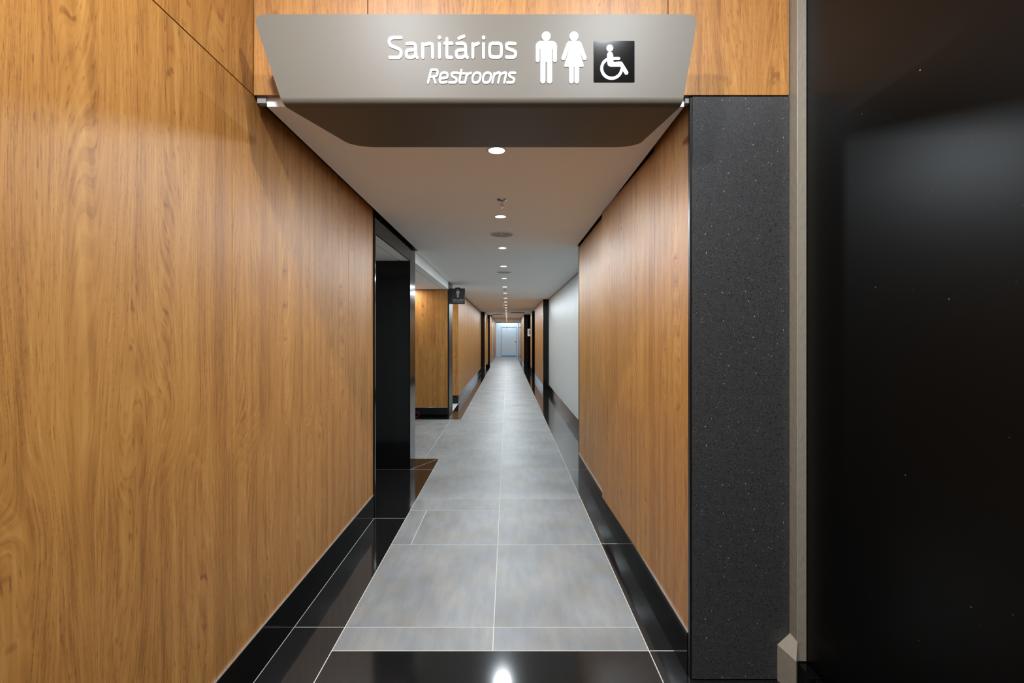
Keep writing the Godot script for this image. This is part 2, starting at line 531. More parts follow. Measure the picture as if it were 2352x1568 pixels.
func build_left():
	var w := structure("wall_left", "long wall of honey oak laminate panels on the left of the entrance", "wall")
	var ds := [-4.0, -2.13, -0.83, 0.473, 1.789, 3.10, 3.664]
	panel_row(w, XL - 0.008, -1, ds, 0.183, 2.4295, [wood(0), wood(1), wood(2), wood(0), wood(1), wood(2)])
	panel_row(w, XL - 0.008, -1, [-4.0, -2.13, -0.83, 0.473, 1.789, 1.95], 2.4345, 3.45, [wood(1), wood(2), wood(0), wood(1), wood(2)])
	box("wall_core", w, -1.30, XL - 0.028, 0.0, 3.45, -4.0, 3.66, M.board)
	base_run("baseboard_left", "black skirting below the oak panels left of the entrance", XL, -1, -4.0, 3.664, 0.181, [-1.4, 1.1])
	# black framed doorway
	var t := structure("trim_1", "black stone frame around the dark doorway on the left", "door frame")
	box("near_jamb", t, -1.30, XL + 0.004, 0.0, 2.62, 3.666, 3.70, M.black_stone, 0.002)
	box("lintel", t, -1.058, XL + 0.004, 2.24, 2.62, 3.70, 5.0, M.black_stone, 0.002)
	box("far_jamb", t, -2.60, XL + 0.004, 0.0, 2.62, 5.0, 5.272, M.black_stone, 0.003)
	box("lintel_soffit", t, -1.158, -1.0585, 2.241, 2.62, 3.70, 5.0, M.plaster)
	var dr := structure("wall_doorway", "unlit white side room seen through the black framed doorway", "wall")
	box("room_ceiling", dr, -2.6, -1.17, 2.241, 2.30, 3.70, 5.0, M.plaster)
	box("room_wall", dr, -2.70, -2.60, 0.0, 2.62, 3.60, 5.3, M.plaster)
	box("room_wall", dr, -2.60, -1.30, 0.0, 2.62, 3.56, 3.66, M.plaster)
	# alcove with the bulkhead
	var a := structure("wall_alcove", "side alcove with a white bulkhead and an oak panelled back wall", "wall")
	box("bulkhead", a, -1.155, XL, 2.265, CEIL - 0.002, 5.274, 8.26, M.plaster)
	box("alcove_ceiling", a, -2.78, -1.167, 2.265, 2.33, 5.274, 8.26, M.plaster)
	box("alcove_wall", a, -2.88, -2.78, 0.0, 2.62, 5.28, 8.4, M.plaster)
	box("wood_panel", a, -2.1, -1.064, 0.171, 2.262, 8.27, 8.288, wood(1))
	box("wood_panel", a, -2.78, -2.102, 0.171, 2.262, 8.27, 8.288, wood(2))
	box("wall_core", a, -2.78, -1.07, 0.0, 2.62, 8.30, 8.36, M.board)
	var ab := structure("baseboard_alcove", "black skirting with a pale bead below the alcove oak panel", "baseboard")
	box("baseboard_strip", ab, -2.78, -1.064, 0.0, 0.166, 8.262, 8.29, M.black_stone, 0.0015)
	box("edge_bead", ab, -2.78, -1.064, 0.166, 0.171, 8.263, 8.285, M.alu)
	var c := structure("trim_2", "slim black post between the alcove and the men's room doorway", "door frame")
	box("post", c, -1.062, XL + 0.012, 0.0, CEIL - 0.004, 8.264, 8.78, M.black_metal, 0.002)
	# men's doorway and the wall after it
	var m := structure("wall_restroom", "oak lined doorway behind the hanging men's room sign", "wall")
	box("wood_panel", m, -2.2, XL + 0.002, 0.172, 2.36, 9.9, 9.92, wood(0))
	box("doorway_base", m, -2.2, XL + 0.004, 0.0, 0.17, 9.893, 9.92, M.black_stone, 0.0015)
	box("room_ceiling", m, -2.2, -1.07, 2.30, 2.36, 8.78, 9.9, M.plaster)
	box("door_header", m, -1.068, XL, 2.28, CEIL - 0.002, 8.785, 9.9, M.plaster)
	box("room_wall", m, -2.30, -2.20, 0.0, 2.40, 8.37, 9.92, M.plaster)
	var l := structure("wall_left_far", "oak panelled wall running from the men's room doorway to the black pier", "wall")
	panel_row(l, XL - 0.004, -1, [9.925, 10.9, 12.2, 13.5, 14.8, 16.1, 17.4, 18.395], 0.178, CEIL - 0.007, [wood(1), wood(2), wood(0)])
	box("wall_core", l, -1.20, XL - 0.024, 0.0, 2.62, 9.925, 18.39, M.board)
	base_run("baseboard_left_far", "black skirting below the far oak wall on the left", XL, -1, 9.925, 18.395, 0.175, [12.4, 15.0])
	var p := structure("trim_3", "black pier on the left where the corridor narrows", "pier")
	box("pier", p, -1.25, -0.906, 0.0, CEIL - 0.004, 18.4, 18.52, M.black_stone, 0.003)
	var n := structure("wall_left_end", "oak and black wall sections on the left near the end of the corridor", "wall")
	box("wood_panel", n, -0.95, -0.908, 0.172, CEIL - 0.01, 18.522, 19.4, wood(0))
	box("baseboard_strip", n, -0.95, -0.904, 0.0, 0.17, 18.522, 19.4, M.black_stone)
	box("door_header", n, -0.99, -0.915, 2.27, CEIL - 0.002, 19.402, 20.98, M.plaster)
	box("wood_panel", n, -1.60, -0.885, 0.16, 2.268, 21.0, 21.02, wood(2))
	box("baseboard_strip", n, -1.60, -0.885, 0.0, 0.16, 20.995, 21.02, M.black_stone)
	box("room_wall", n, -1.70, -1.62, 0.0, 2.4, 18.53, 21.0, M.plaster)
	box("black_post", n, -0.883, -0.80, 0.0, CEIL - 0.004, 20.99, 21.1, M.black_stone)
	box("wood_panel", n, -0.84, -0.80, 0.172, CEIL - 0.01, 21.102, 24.0, wood(1))
	box("baseboard_strip", n, -0.84, -0.797, 0.0, 0.17, 21.102, 24.0, M.black_stone)
	box("black_panel", n, -0.84, -0.80, 0.0, CEIL - 0.004, 24.002, 25.6, M.black_stone)
	box("wood_panel", n, -0.84, -0.80, 0.172, CEIL - 0.01, 25.602, 28.6, wood(0))
	box("wood_panel", n, -0.84, -0.80, 0.172, CEIL - 0.01, 28.602, 31.98, wood(2))
	box("baseboard_strip", n, -0.84, -0.797, 0.0, 0.17, 25.602, 31.98, M.black_stone)

# ------------------------------------------------------------------ right side
func build_right():
	var w := structure("wall_right", "oak laminate wall right of the corridor mouth with one panel slightly ajar", "wall")
	var xf := XR + 0.006
	box("wood_panel", w, xf, xf + 0.018, 0.183, 2.43, 1.962, 2.4265, wood(1))
	box("wood_panel", w, xf, xf + 0.018, 0.183, 2.388, 3.625, 4.7185, wood(2))
	box("wood_panel", w, xf, xf + 0.018, 0.183, 2.388, 4.7224, 4.985, wood(0))
	var len := 1.185
	var ajar := put("ajar_wood_panel", box_mesh(Vector3(0.018, 2.21, len), 0.0, Vector2(0.7, 1.3)), M.wood0, w, Vector3.ZERO)
	var turn := deg_to_rad(1.45)
	ajar.rotation.y = turn
	ajar.position = Vector3(xf + 0.009, 0.183 + 1.105, -2.4305) + Vector3(-sin(turn), 0, -cos(turn)) * (len / 2)
	box("wall_core", w, xf + 0.045, 1.1, 0.0, 2.62, 1.99, 4.98, M.board)
	box("end_profile", w, XR + 0.002, 1.06, 0.0, 2.60, 4.987, 5.0, M.black_metal)
	box("corner_profile", w, XR + 0.001, XR + 0.026, 0.0, 2.425, DWALL + 0.004, 1.960, M.black_metal, 0.001)
	base_run("baseboard_right", "black skirting below the oak panels right of the corridor", XR - 0.002, 1, 1.962, 4.985, 0.181, [3.05])
	var r := structure("wall_recess", "recessed wall of pale grey panels on the right of the corridor", "wall")
	panel_row(r, 1.07, 1, [5.002, 6.25, 7.48, 8.71, 9.95, 11.2, 12.135], 0.176, CEIL - 0.006, [M.grey_panel], "grey_panel")
	box("wall_core", r, 1.09, 1.25, 0.0, 2.62, 5.002, 12.135, M.board)
	base_run("baseboard_recess", "black skirting below the pale grey panels on the right", 1.064, 1, 5.002, 12.135, 0.174, [7.48, 9.95])
	var f := structure("wall_right_far", "alternating black piers and oak panels on the far right side", "wall")
	box("black_pier", f, 0.925, 1.25, 0.0, CEIL - 0.004, 12.14, 12.18, M.black_stone, 0.002)
	box("wood_panel", f, 0.928, 0.95, 0.178, CEIL - 0.012, 12.182, 14.0, wood(0))
	box("wood_panel", f, 0.928, 0.95, 0.178, CEIL - 0.012, 14.002, 15.9, wood(2))
	box("baseboard_strip", f, 0.924, 0.95, 0.0, 0.176, 12.182, 15.9, M.black_stone, 0.001)
	box("recess_wall", f, 1.12, 1.20, 0.0, CEIL - 0.01, 15.9, 17.84, M.black_stone)
	box("black_pier", f, 0.935, 1.20, 0.0, CEIL - 0.004, 17.85, 17.9, M.black_stone, 0.002)
	box("wood_panel", f, 0.938, 0.96, 0.178, CEIL - 0.012, 17.902, 19.1, wood(1))
	box("baseboard_strip", f, 0.934, 0.96, 0.0, 0.176, 17.902, 19.1, M.black_stone, 0.001)
	box("recess_wall", f, 1.12, 1.20, 0.0, CEIL - 0.01, 19.1, 20.69, M.black_stone)
	box("black_pier", f, 0.72, 1.20, 0.0, CEIL - 0.004, 20.7, 20.75, M.black_stone, 0.002)
	box("wood_panel", f, 0.723, 0.76, 0.178, CEIL - 0.012, 20.752, 22.6, wood(2))
	box("wood_panel", f, 0.723, 0.76, 0.178, CEIL - 0.012, 22.602, 24.8, wood(0))
	box("baseboard_strip", f, 0.719, 0.76, 0.0, 0.176, 20.752, 24.8, M.black_stone, 0.001)
	box("black_panel", f, 0.70, 0.76, 0.0, CEIL - 0.004, 24.802, 28.4, M.black_stone)
	box("wood_panel", f, 0.723, 0.76, 0.178, CEIL - 0.012, 28.402, 31.98, wood(1))
	box("baseboard_strip", f, 0.719, 0.76, 0.0, 0.176, 28.402, 31.98, M.black_stone, 0.001)

# ------------------------------------------------------------------ entrance
func build_entrance():
	var h := structure("wall_header", "bright oak panels above the corridor mouth, behind the lit sign", "wall")
	var xs := [XL - 0.006, -0.5816, 0.667, 1.171]
	for i in 3:
		box("wood_panel", h, xs[i] + 0.0018, xs[i + 1] - 0.0018, HEAD, 3.45, DWALL, DWALL + 0.018, [M.wood2, M.wood1, M.wood0][i])
	box("wall_core", h, XL - 0.006, 1.171, 2.46, 3.45, DWALL + 0.019, DWALL + 0.05, M.board)
	# the edge of the plaster ceiling shows in the slot under the panels
	box("gap_filler", h, XL + 0.002, -1.012, HEAD - 0.028, HEAD + 0.02, DWALL + 0.012, DWALL + 0.04, M.seal)
	box("gap_filler", h, 0.743, XR, HEAD - 0.028, HEAD + 0.02, DWALL + 0.012, DWALL + 0.04, M.seal)
	var p := thing("stone_pillar", "speckled charcoal quartz pillar at the right of the corridor mouth", "pillar", Vector3((XR + 0.012 + 1.171) / 2, 0, -DWALL - 0.03))
	box("quartz_slab", p, XR + 0.010, 1.171, 0.004, HEAD - 0.006, DWALL, DWALL + 0.03, M.quartz, 0.0015)
	box("side_return", p, XR + 0.027, XR + 0.046, 0.004, HEAD - 0.006, DWALL + 0.0305, DWALL + 0.06, M.quartz)
	var t := structure("trim_4", "thickly painted grey steel post between the quartz pillar and the black wall", "post")
	box("steel_post", t, 1.174, 1.2125, 0.112, 3.45, 1.888, 1.95, M.paint, 0.002)
	# its sloping plinth fillet in the corner against the pillar
	var st := SurfaceTool.new()
	st.begin(Mesh.PRIMITIVE_TRIANGLES)
	var A := Vector3(1.1735, 0.197, -1.9365)
	var B := Vector3(1.1735, 0.193, -1.886)
	var C := Vector3(1.148, 0.136, -1.853)
	var D := Vector3(1.121, 0.149, -1.9365)
	var C0 := Vector3(C.x, 0.0, C.z)
	var D0 := Vector3(D.x, 0.0, D.z)
	var n1 := (D - A).cross(C - A).normalized()
	n1 = n1 if n1.y > 0 else -n1
	tri(st, A, D, C, n1)
	tri(st, A, C, B, n1)
	quad(st, D, C, C0, D0, Vector3(-0.95, 0, 0.31).normalized())
	var A0 := Vector3(A.x, 0.0, A.z)
	var B0 := Vector3(B.x, 0.0, B.z)
	quad(st, C, B, B0, C0, Vector3(0.81, 0, 0.59).normalized())
	quad(st, A, D, D0, A0, Vector3.FORWARD)
	quad(st, A, B, B0, A0, Vector3.RIGHT)
	quad(st, A0, D0, C0, B0, Vector3.DOWN)
	put("plinth_block", st.commit(), M.paint, t)
	var b := structure("wall_shopfront", "glossy black panelled wall filling the right edge of the picture", "wall")
	box("black_wall_panel", b, 1.2125, 1.235, 0.0, 3.45, -4.0, 1.884, M.black_panel)
	box("wall_core", b, 1.236, 1.36, 0.0, 3.45, -4.0, 2.0, M.board)
	var bb := structure("baseboard_shopfront", "low black skirting along the glossy black wall", "baseboard")
	box("baseboard_strip", bb, 1.185, 1.2120, 0.0, 0.105, -4.0, 1.80, M.black_stone, 0.003)
	box("end_block", bb, 1.175, 1.2120, 0.0, 0.108, 1.802, 1.93, M.black_stone, 0.002)

# ------------------------------------------------------------------ end of the corridor
func build_end():
	var e := structure("wall_end", "pale blue grey panelled wall closing the far end of the corridor", "wall")
	var z := 33.0
	var dl := -0.463
	var dr := 0.648
	var top := 2.08
	box("wall_panel", e, -1.2, dl - 0.003, 0.0, top + 0.02, z, z + 0.03, M.end_panel)
	box("wall_panel", e, -1.2, dl - 0.003, top + 0.023, 2.9, z, z + 0.03, M.end_panel)
	box("wall_panel", e, dl, dr, top + 0.023, 2.9, z, z + 0.03, M.end_panel)
	box("wall_panel", e, dr + 0.003, 1.2, top + 0.023, 2.9, z, z + 0.03, M.end_panel)
	box("wall_panel", e, dr + 0.003, 1.2, 0.0, top + 0.02, z, z + 0.03, M.end_panel)
	box("wall_core", e, -1.2, 1.2, 0.0, 2.9, z + 0.08, z + 0.12, M.board)
	box("side_wall", e, -1.0, -0.95, 0.0, 2.9, 32.06, z, M.end_panel)
	box("side_wall", e, 0.80, 0.85, 0.0, 2.9, 32.06, z, M.end_panel)
	box("black_beam", e, -1.1, 1.1, 2.355, 2.9, 32.0, 32.05, M.black_metal)
	box("lobby_ceiling", e, -1.1, 1.1, 2.9, 2.95, 32.0, z, M.plaster)
	var d := structure("door_1", "pale grey flush door with a dark knob at the end of the corridor", "door")
	box("door_frame", d, dl, dl + 0.04, 0.0, top + 0.018, z - 0.012, z + 0.03, M.door_frame)
	box("door_frame", d, dr - 0.04, dr, 0.0, top + 0.018, z - 0.012, z + 0.03, M.door_frame)
	box("door_frame", d, dl + 0.04, dr - 0.04, top - 0.03, top + 0.018, z - 0.012, z + 0.03, M.door_frame)
	box("door_leaf", d, dl + 0.043, dr - 0.043, 0.10, top - 0.034, z + 0.006, z + 0.045, M.end_panel)
	box("painted_door_gap_light", d, dl + 0.043, dr - 0.043, 0.02, 0.098, z - 0.002, z + 0.045, M.gap_light_blue)  # bluish light from the gap under the door, painted as a solid strip
	var k := put("door_knob", lathe([Vector2(0.0, 0.05), Vector2(0.02, 0.045), Vector2(0.032, 0.02), Vector2(0.02, 0.0)], 16), M.dark, d, Vector3(0.57, 1.045, -z - 0.005))
	k.rotation.x = PI / 2
	end_lamp(z)

func end_lamp(z: float):
	var l := thing("ceiling_panel_light", "cool white ceiling light behind the black beam at the corridor end", "light", Vector3(0, 2.9, -(z - 0.5)))
	put("housing", box_mesh(Vector3(1.22, 0.03, 0.16), 0.004), M.white, l, Vector3(0, -0.015, 0))
	put("glowing_tube", box_mesh(Vector3(1.16, 0.012, 0.10), 0.003), M.lamp, l, Vector3(0, -0.037, 0))
	area(l, Vector3(0, -0.055, 0), Vector2(1.16, 0.10), END_LIGHT, Color(0.86, 0.94, 1.0))

func area(parent: Node3D, at: Vector3, size: Vector2, energy: float, color: Color):
	var a := AreaLight3D.new()
	a.name = "area_light"
	a.area_size = size
	a.area_normalize_energy = true
	a.light_energy = energy
	a.light_color = color
	a.shadow_enabled = true
	a.area_range = 40.0
	parent.add_child(a, true)
	a.position = at
	a.rotation.x = -PI / 2

# ------------------------------------------------------------------ the lobby that the camera stands in
func build_lobby():
	var c := structure("ceiling_lobby", "higher white lobby ceiling above the camera", "ceiling")
	box("ceiling_panel", c, -1.30, 1.36, 3.45, 3.55, -4.0, 2.0, M.plaster)
	var b := structure("wall_back", "pale wall on the far side of the lobby behind the camera", "wall")
	box("wall_panel", b, -1.30, 1.36, 0.0, 3.55, -4.1, -4.0, M.plaster)

# ------------------------------------------------------------------ lamps
func make_downlight(at: Vector3, r: float, energy: float, color: Color, label: String, group: String):
	var o: Node3D
	if down_proto == null:
		down_proto = thing("downlight", label, "downlight", at, group)
		o = down_proto
		put("trim_ring", lathe([Vector2(1.28, 0.0), Vector2(1.26, -0.05), Vector2(1.12, -0.09), Vector2(1.0, -0.07), Vector2(1.0, 0.0)], 32), M.white, o)
		put("lamp_lens", lathe([Vector2(1.0, -0.05), Vector2(0.0, -0.065)], 28), M.lamp, o)
		for ch in o.get_children():
			ch.scale = Vector3(r, r, r)
	else:
		o = Node3D.new()
		o.name = numbered("downlight")
		add_child(o)
		o.position = at
		tag(o, label, "downlight", group)
		for ch in down_proto.get_children():
			if ch is MeshInstance3D:
				var k := ch.duplicate()
				o.add_child(k, true)
				k.scale = Vector3(r, r, r)
	area(o, Vector3(0, -r * 0.10 - 0.002, 0), Vector2(r * 1.7, r * 1.7), energy, color)

func build_lamps():
	var nth := ["nearest", "second", "third", "fourth", "fifth", "sixth", "seventh", "eighth", "ninth", "tenth", "eleventh", "twelfth", "thirteenth", "fourteenth", "fifteenth", "sixteenth", "seventeenth", "eighteenth", "nineteenth", "twentieth", "twenty-first", "twenty-second"]
	for k in nth.size():
		make_downlight(Vector3(-0.057, CEIL, -(2.418 + 1.335 * k)), 0.042, CORRIDOR_LIGHT, WHITE, "%s round downlight in the corridor ceiling, counted from the restroom sign" % nth[k], "downlights along the corridor ceiling")
	var n := 0
	for p in [[-0.66, 0.52], [0.64, 0.52], [-0.45, -1.3], [0.45, -1.3], [0.0, -3.0]]:
		var where: String = ["left one nearest the corridor", "right one nearest the corridor", "unseen left one added behind the camera", "unseen right one added behind the camera", "unseen last one added before the back wall"][n]
		make_downlight(Vector3(p[0], 3.45, -p[1]), 0.07, [LOBBY_LIGHT, LOBBY_LIGHT, LOBBY_LIGHT * 0.2, LOBBY_LIGHT * 0.2, LOBBY_LIGHT * 0.2][n], COOL, "round downlight in the lobby ceiling, " + where, "downlights in the lobby ceiling")  # the three behind the camera are added to light the left wall evenly
		n += 1
	make_downlight(Vector3(-1.74, 2.265, -8.02), 0.045, ALCOVE_LIGHT, WARM, "warm downlight washing the oak panel inside the alcove", "lamps in the side rooms")
	make_downlight(Vector3(-1.6, 2.30, -9.3), 0.045, ALCOVE_LIGHT, WARM, "warm downlight inside the men's room doorway", "lamps in the side rooms")
	make_downlight(Vector3(-1.3, CEIL, -20.2), 0.045, ALCOVE_LIGHT, WARM, "warm downlight inside the far doorway on the left", "lamps in the side rooms")

# ------------------------------------------------------------------ the lit sign
const SD := 1.75                     # distance of its face
const SK := SD / PX                  # metres a pixel there

func sp(x: float, y: float) -> Vector2:      # a point of the sign's face, measured on the photograph
	return Vector2((880.0 + x / 3.92 - 1166.0) * SK, EYE - (60.0 + y / 3.92 - 772.0) * SK)

func stroke(pts: Array, half: float, smooth := true) -> Array:
	var line := []
	for p in pts:
		line.append(Vector2(p[0], p[1]) * 10.0)
	var pl := chaikin(line, 2) if smooth else PackedVector2Array(line)
	var out := []
	for poly in Geometry2D.offset_polyline(pl, half * 10.0, Geometry2D.JOIN_ROUND, Geometry2D.END_ROUND):
		var o := PackedVector2Array()
		var last := Vector2(1e9, 1e9)
		for p: Vector2 in poly:
			if p.distance_to(last) > 24.0:
				o.append(sp(p.x / 10.0, p.y / 10.0))
				last = p
		out.append(o)
	return out

func disc(x: float, y: float, r: float) -> PackedVector2Array:
	var o := PackedVector2Array()
	for k in 28:
		o.append(sp(x + r * cos(TAU * k / 28), y + r * sin(TAU * k / 28)))
	return o

func outline(pts: Array) -> PackedVector2Array:
	var o := PackedVector2Array()
	for p in pts:
		o.append(sp(p[0], p[1]))
	return o

func shifted(pts: Array, dx: float, dy := 0.0) -> Array:
	var o := []
	for p in pts:
		o.append([p[0] + dx, p[1] + dy])
	return o

func ring_strokes(cx: float, cy: float) -> Array:      # a slanted o as two open halves
	var halves := [[], []]
	for k in 11:
		for e in 2:
			var a := PI / 2 + (1.0 if e == 0 else -1.0) * PI * k / 10.0
			var c := cos(a)
			var t := sin(a)
			var y := 45.0 * signf(t) * pow(absf(t), 0.8)
			halves[e].append([cx + 35.0 * signf(c) * pow(absf(c), 0.8) - y * 0.18, cy + y])
	return halves

func build_sign():
	var s := thing("restroom_sign", "folded grey metal restroom sign with lit white lettering above the corridor", "sign", Vector3(-0.1, 2.43, -1.84))
	# a bent sheet: face, rounded fold, underside; outline tapers all the way
	var st := SurfaceTool.new()
	st.begin(Mesh.PRIMITIVE_TRIANGLES)
	var y_top := 2.639
	var y_bot := 2.300
	var rad := 0.028
	var back := 2.145
	var th := 0.0025
	# arc length along the sheet -> centre line and normal
	var L1 := y_top - y_bot - rad
	var L2 := rad * PI / 2
	var L3 := back - SD - rad
	var whole := L1 + L2 + L3
	var cut := 0.038
	var ss := []
	for i in 9:
		ss.append(cut * (1.0 - cos(PI / 2 * i / 8.0)))
	for i in range(1, 6):
		ss.append(lerpf(cut, L1, i / 5.0))
	for i in range(1, 13):
		ss.append(L1 + L2 * i / 12.0)
	for i in range(1, 6):
		ss.append(lerpf(L1 + L2, whole - cut * 1.6, i / 5.0))
	for i in range(1, 10):
		ss.append(whole - cut * 1.6 * (1.0 - sin(PI / 2 * i / 9.0)))
	var rows := []
	for a: float in ss:
		var yz := Vector2.ZERO      # (y, d)
		var n := Vector3.ZERO       # outward
		if a <= L1:
			yz = Vector2(y_top - a, SD)
			n = Vector3(0, 0, 1)
		elif a <= L1 + L2:
			var an := (a - L1) / rad
			yz = Vector2(y_bot + rad - rad * sin(an), SD + rad - rad * cos(an))
			n = Vector3(0, -sin(an), cos(an))
		else:
			yz = Vector2(y_bot, SD + rad + (a - L1 - L2))
			n = Vector3(0, -1, 0)
		var q := a / whole
		var xl := -0.958 + (0.958 - 0.847) * minf(a / (L1 + L2 / 2), 1.0) + (0.847 - 0.705) * clampf((a - L1 - L2 / 2) / (L3 + L2 / 2), 0, 1)
		var xr := 0.716 + (0.657 - 0.716) * minf(a / (L1 + L2 / 2), 1.0) + (0.592 - 0.657) * clampf((a - L1 - L2 / 2) / (L3 + L2 / 2), 0, 1)
		var inset := 0.0
		if a < cut:
			inset = cut - sqrt(maxf(cut * cut - (cut - a) * (cut - a), 0.0))
		var c2 := cut * 1.6
		if a > whole - c2:
			var e := a - (whole - c2)
			inset = (c2 - sqrt(maxf(c2 * c2 - e * e, 0.0))) * 1.6
		rows.append([Vector3(xl + inset, yz.x, -yz.y), Vector3(xr - inset, yz.x, -yz.y), n])
	for i in rows.size() - 1:
		var A: Array = rows[i]
		var B: Array = rows[i + 1]
		for side in [0.0, th]:
			var oa: Vector3 = -A[2] * side
			var ob: Vector3 = -B[2] * side
			var sg := 1.0 if side == 0.0 else -1.0
			var v := [A[0] + oa, A[1] + oa, B[1] + ob, B[0] + ob]
			var nn := [A[2] * sg, A[2] * sg, B[2] * sg, B[2] * sg]
			for t in [[0, 1, 2], [0, 2, 3]]:
				var g: Vector3 = (v[t[1]] as Vector3 - v[t[0]]).cross(v[t[2]] as Vector3 - v[t[0]])
				var order: Array = [t[0], t[2], t[1]] if g.dot(nn[t[0]]) > 0 else t
				for j in order:
					st.set_normal(nn[j])
					st.set_uv(Vector2(v[j].x, v[j].y - v[j].z))
					st.add_vertex(v[j])
		for e in 2:
			var sx := -1.0 if e == 0 else 1.0
			quad(st, A[e], B[e], B[e] - B[2] * th, A[e] - A[2] * th, Vector3(sx, 0, 0))
	for e in [0, rows.size() - 1]:
		var R: Array = rows[e]
		quad(st, R[0], R[1], R[1] - R[2] * th, R[0] - R[2] * th, Vector3.UP if e == 0 else Vector3.FORWARD)
	var sheet := put("bent_metal_sheet", st.commit(), M.sign_metal, s)
	sheet.position = -s.position
	# the box behind that carries it on the wall
	box("light_box", s, -0.62, 0.50, 2.450, 2.58, SD + 0.004, DWALL - 0.001, M.dark, 0.003)
	var origin := -s.position + Vector3(0, 0, -SD)
	var letters := {
		"S": [[[162, 106], [110, 105], [70, 108], [56, 128], [56, 158], [72, 180], [110, 194], [150, 210], [165, 232], [163, 262], [148, 284], [115, 285], [62, 284]]],
		"a": [[[216, 160], [250, 158], [280, 158], [294, 178], [294, 262], [308, 284]], [[294, 216], [245, 216], [214, 222], [209, 250], [214, 280], [240, 286], [272, 280], [294, 262]]],
		"n": [[[358, 162], [358, 282]], [[358, 174], [400, 160], [440, 158], [447, 185], [447, 282]]],
		"i": [[[508, 162], [508, 282]]],
		"t": [[[575, 118], [575, 230], [574, 282], [592, 285], [617, 284]], [[556, 158], [620, 158]]],
		"r": [[[808, 162], [808, 280]], [[808, 184], [830, 166], [858, 158]]],
		"o": [[[1012, 158], [968, 158], [959, 184], [959, 254], [968, 280], [1012, 280]], [[1012, 158], [1056, 158], [1065, 184], [1065, 254], [1056, 280], [1012, 280]]],
		"s": [[[1188, 160], [1150, 158], [1116, 158], [1109, 180], [1114, 202], [1140, 212], [1180, 224], [1194, 240], [1192, 268], [1176, 282], [1145, 281], [1110, 280]]],
	}
	var half := 12.5
	for spec in [["S", 0, ""], ["a", 0, ""], ["n", 0, ""], ["i", 0, "dot"], ["t", 0, ""], ["a", 450, "acute"], ["r", 0, ""], ["i", 397, "dot"], ["o", 0, ""], ["s", 0, ""]]:
		var polys := []
		for line in letters[spec[0]]:
			polys += stroke(shifted(line, spec[1]), half)
		if spec[2] == "dot":
			polys.append(disc(508 + spec[1], 106, 15))
		elif spec[2] == "acute":
			polys += stroke([[682, 112], [728, 94]], 12, false)
		put("lit_letter", extrude(polys, 0.004), M.glow, s, origin)
	var small := [
		[[[405, 510], [434, 396]], [[434, 396], [470, 394], [492, 398], [490, 440], [470, 457], [420, 458]], [[452, 458], [472, 510]]],
		[[[512, 472], [560, 470], [582, 462], [580, 424], [550, 420]], [[550, 420], [520, 428], [508, 490], [516, 510], [545, 510], [572, 504]]],
		[[[672, 424], [645, 421], [618, 424], [616, 450], [640, 463], [664, 474], [660, 506], [630, 510], [596, 508]]],
		[[[706, 398], [694, 460], [684, 508], [704, 510], [722, 508]], [[684, 428], [736, 428]]],
		[[[756, 428], [738, 510]], [[752, 448], [770, 430], [790, 424]]],
		ring_strokes(841, 466),
		ring_strokes(935, 466),
		[[[1002, 428], [984, 510]], [[998, 444], [1022, 424], [1056, 418], [1050, 450], [1036, 510]], [[1050, 444], [1076, 424], [1110, 418], [1104, 450], [1090, 510]]],
		[[[1190, 424], [1165, 421], [1136, 424], [1134, 450], [1158, 464], [1182, 476], [1178, 506], [1148, 510], [1116, 508]]],
	]
	for g in small:
		var polys := []
		for line in g:
			polys += stroke(line, 8.5)
		put("lit_letter", extrude(polys, 0.004), M.glow, s, origin)
	# pictograms
	var man := [disc(1468, 94, 40), outline([[1373, 206], [1373, 184], [1381, 160], [1396, 145], [1418, 139], [1520, 139], [1542, 145], [1557, 160], [1565, 184], [1565, 206]]), outline([[1415, 200], [1523, 200], [1523, 324], [1415, 324]])]
	man += stroke([[1391, 196], [1391, 308]], 17, false) + stroke([[1547, 196], [1547, 308]], 17, false)
	man += stroke([[1438, 300], [1438, 493]], 23, false) + stroke([[1498, 300], [1498, 493]], 23, false)
	put("lit_man_pictogram", extrude(man, 0.004), M.glow, s, origin)
	var woman := [disc(1718, 94, 40), outline([[1652, 166], [1664, 146], [1682, 139], [1755, 139], [1773, 146], [1786, 166], [1770, 200], [1668, 200]]), outline([[1680, 190], [1757, 190], [1804, 358], [1799, 367], [1637, 367], [1631, 358]])]
	woman += stroke([[1668, 166], [1623, 290]], 17, false) + stroke([[1768, 166], [1813, 290]], 17, false)
	woman += stroke([[1694, 350], [1694, 496]], 20, false) + stroke([[1743, 350], [1743, 496]], 20, false)
	put("lit_woman_pictogram", extrude(woman, 0.004), M.glow, s, origin)
	var plate := put("black_symbol_plate", extrude([outline([[1898, 137], [2259, 137], [2262, 140], [2262, 502], [2259, 505], [1900, 505], [1895, 500], [1895, 140]])], 0.0022), M.sign_black, s, origin)
	plate.set_meta("label", "glossy black square behind the wheelchair symbol")
	var chair := [disc(2039, 203, 30), outline([[2014, 262], [2022, 242], [2040, 236], [2058, 242], [2068, 262], [2072, 330], [2136, 324], [2150, 330], [2158, 346], [2146, 368], [2048, 368], [2026, 360], [2018, 342]])]
	chair += stroke([[2060, 296], [2120, 296]], 12, false) + stroke([[2140, 346], [2188, 424]], 17, false)
	var arc := []
	for k in 29:
		var an := deg_to_rad(lerpf(122, 352, k / 28.0))
		arc.append([2056 + 90 * cos(an), 384 - 90 * sin(an)])
	chair += stroke(arc, 12.5, false)
	put("lit_wheelchair_pictogram", extrude(chair, 0.0046), M.glow, s, origin)

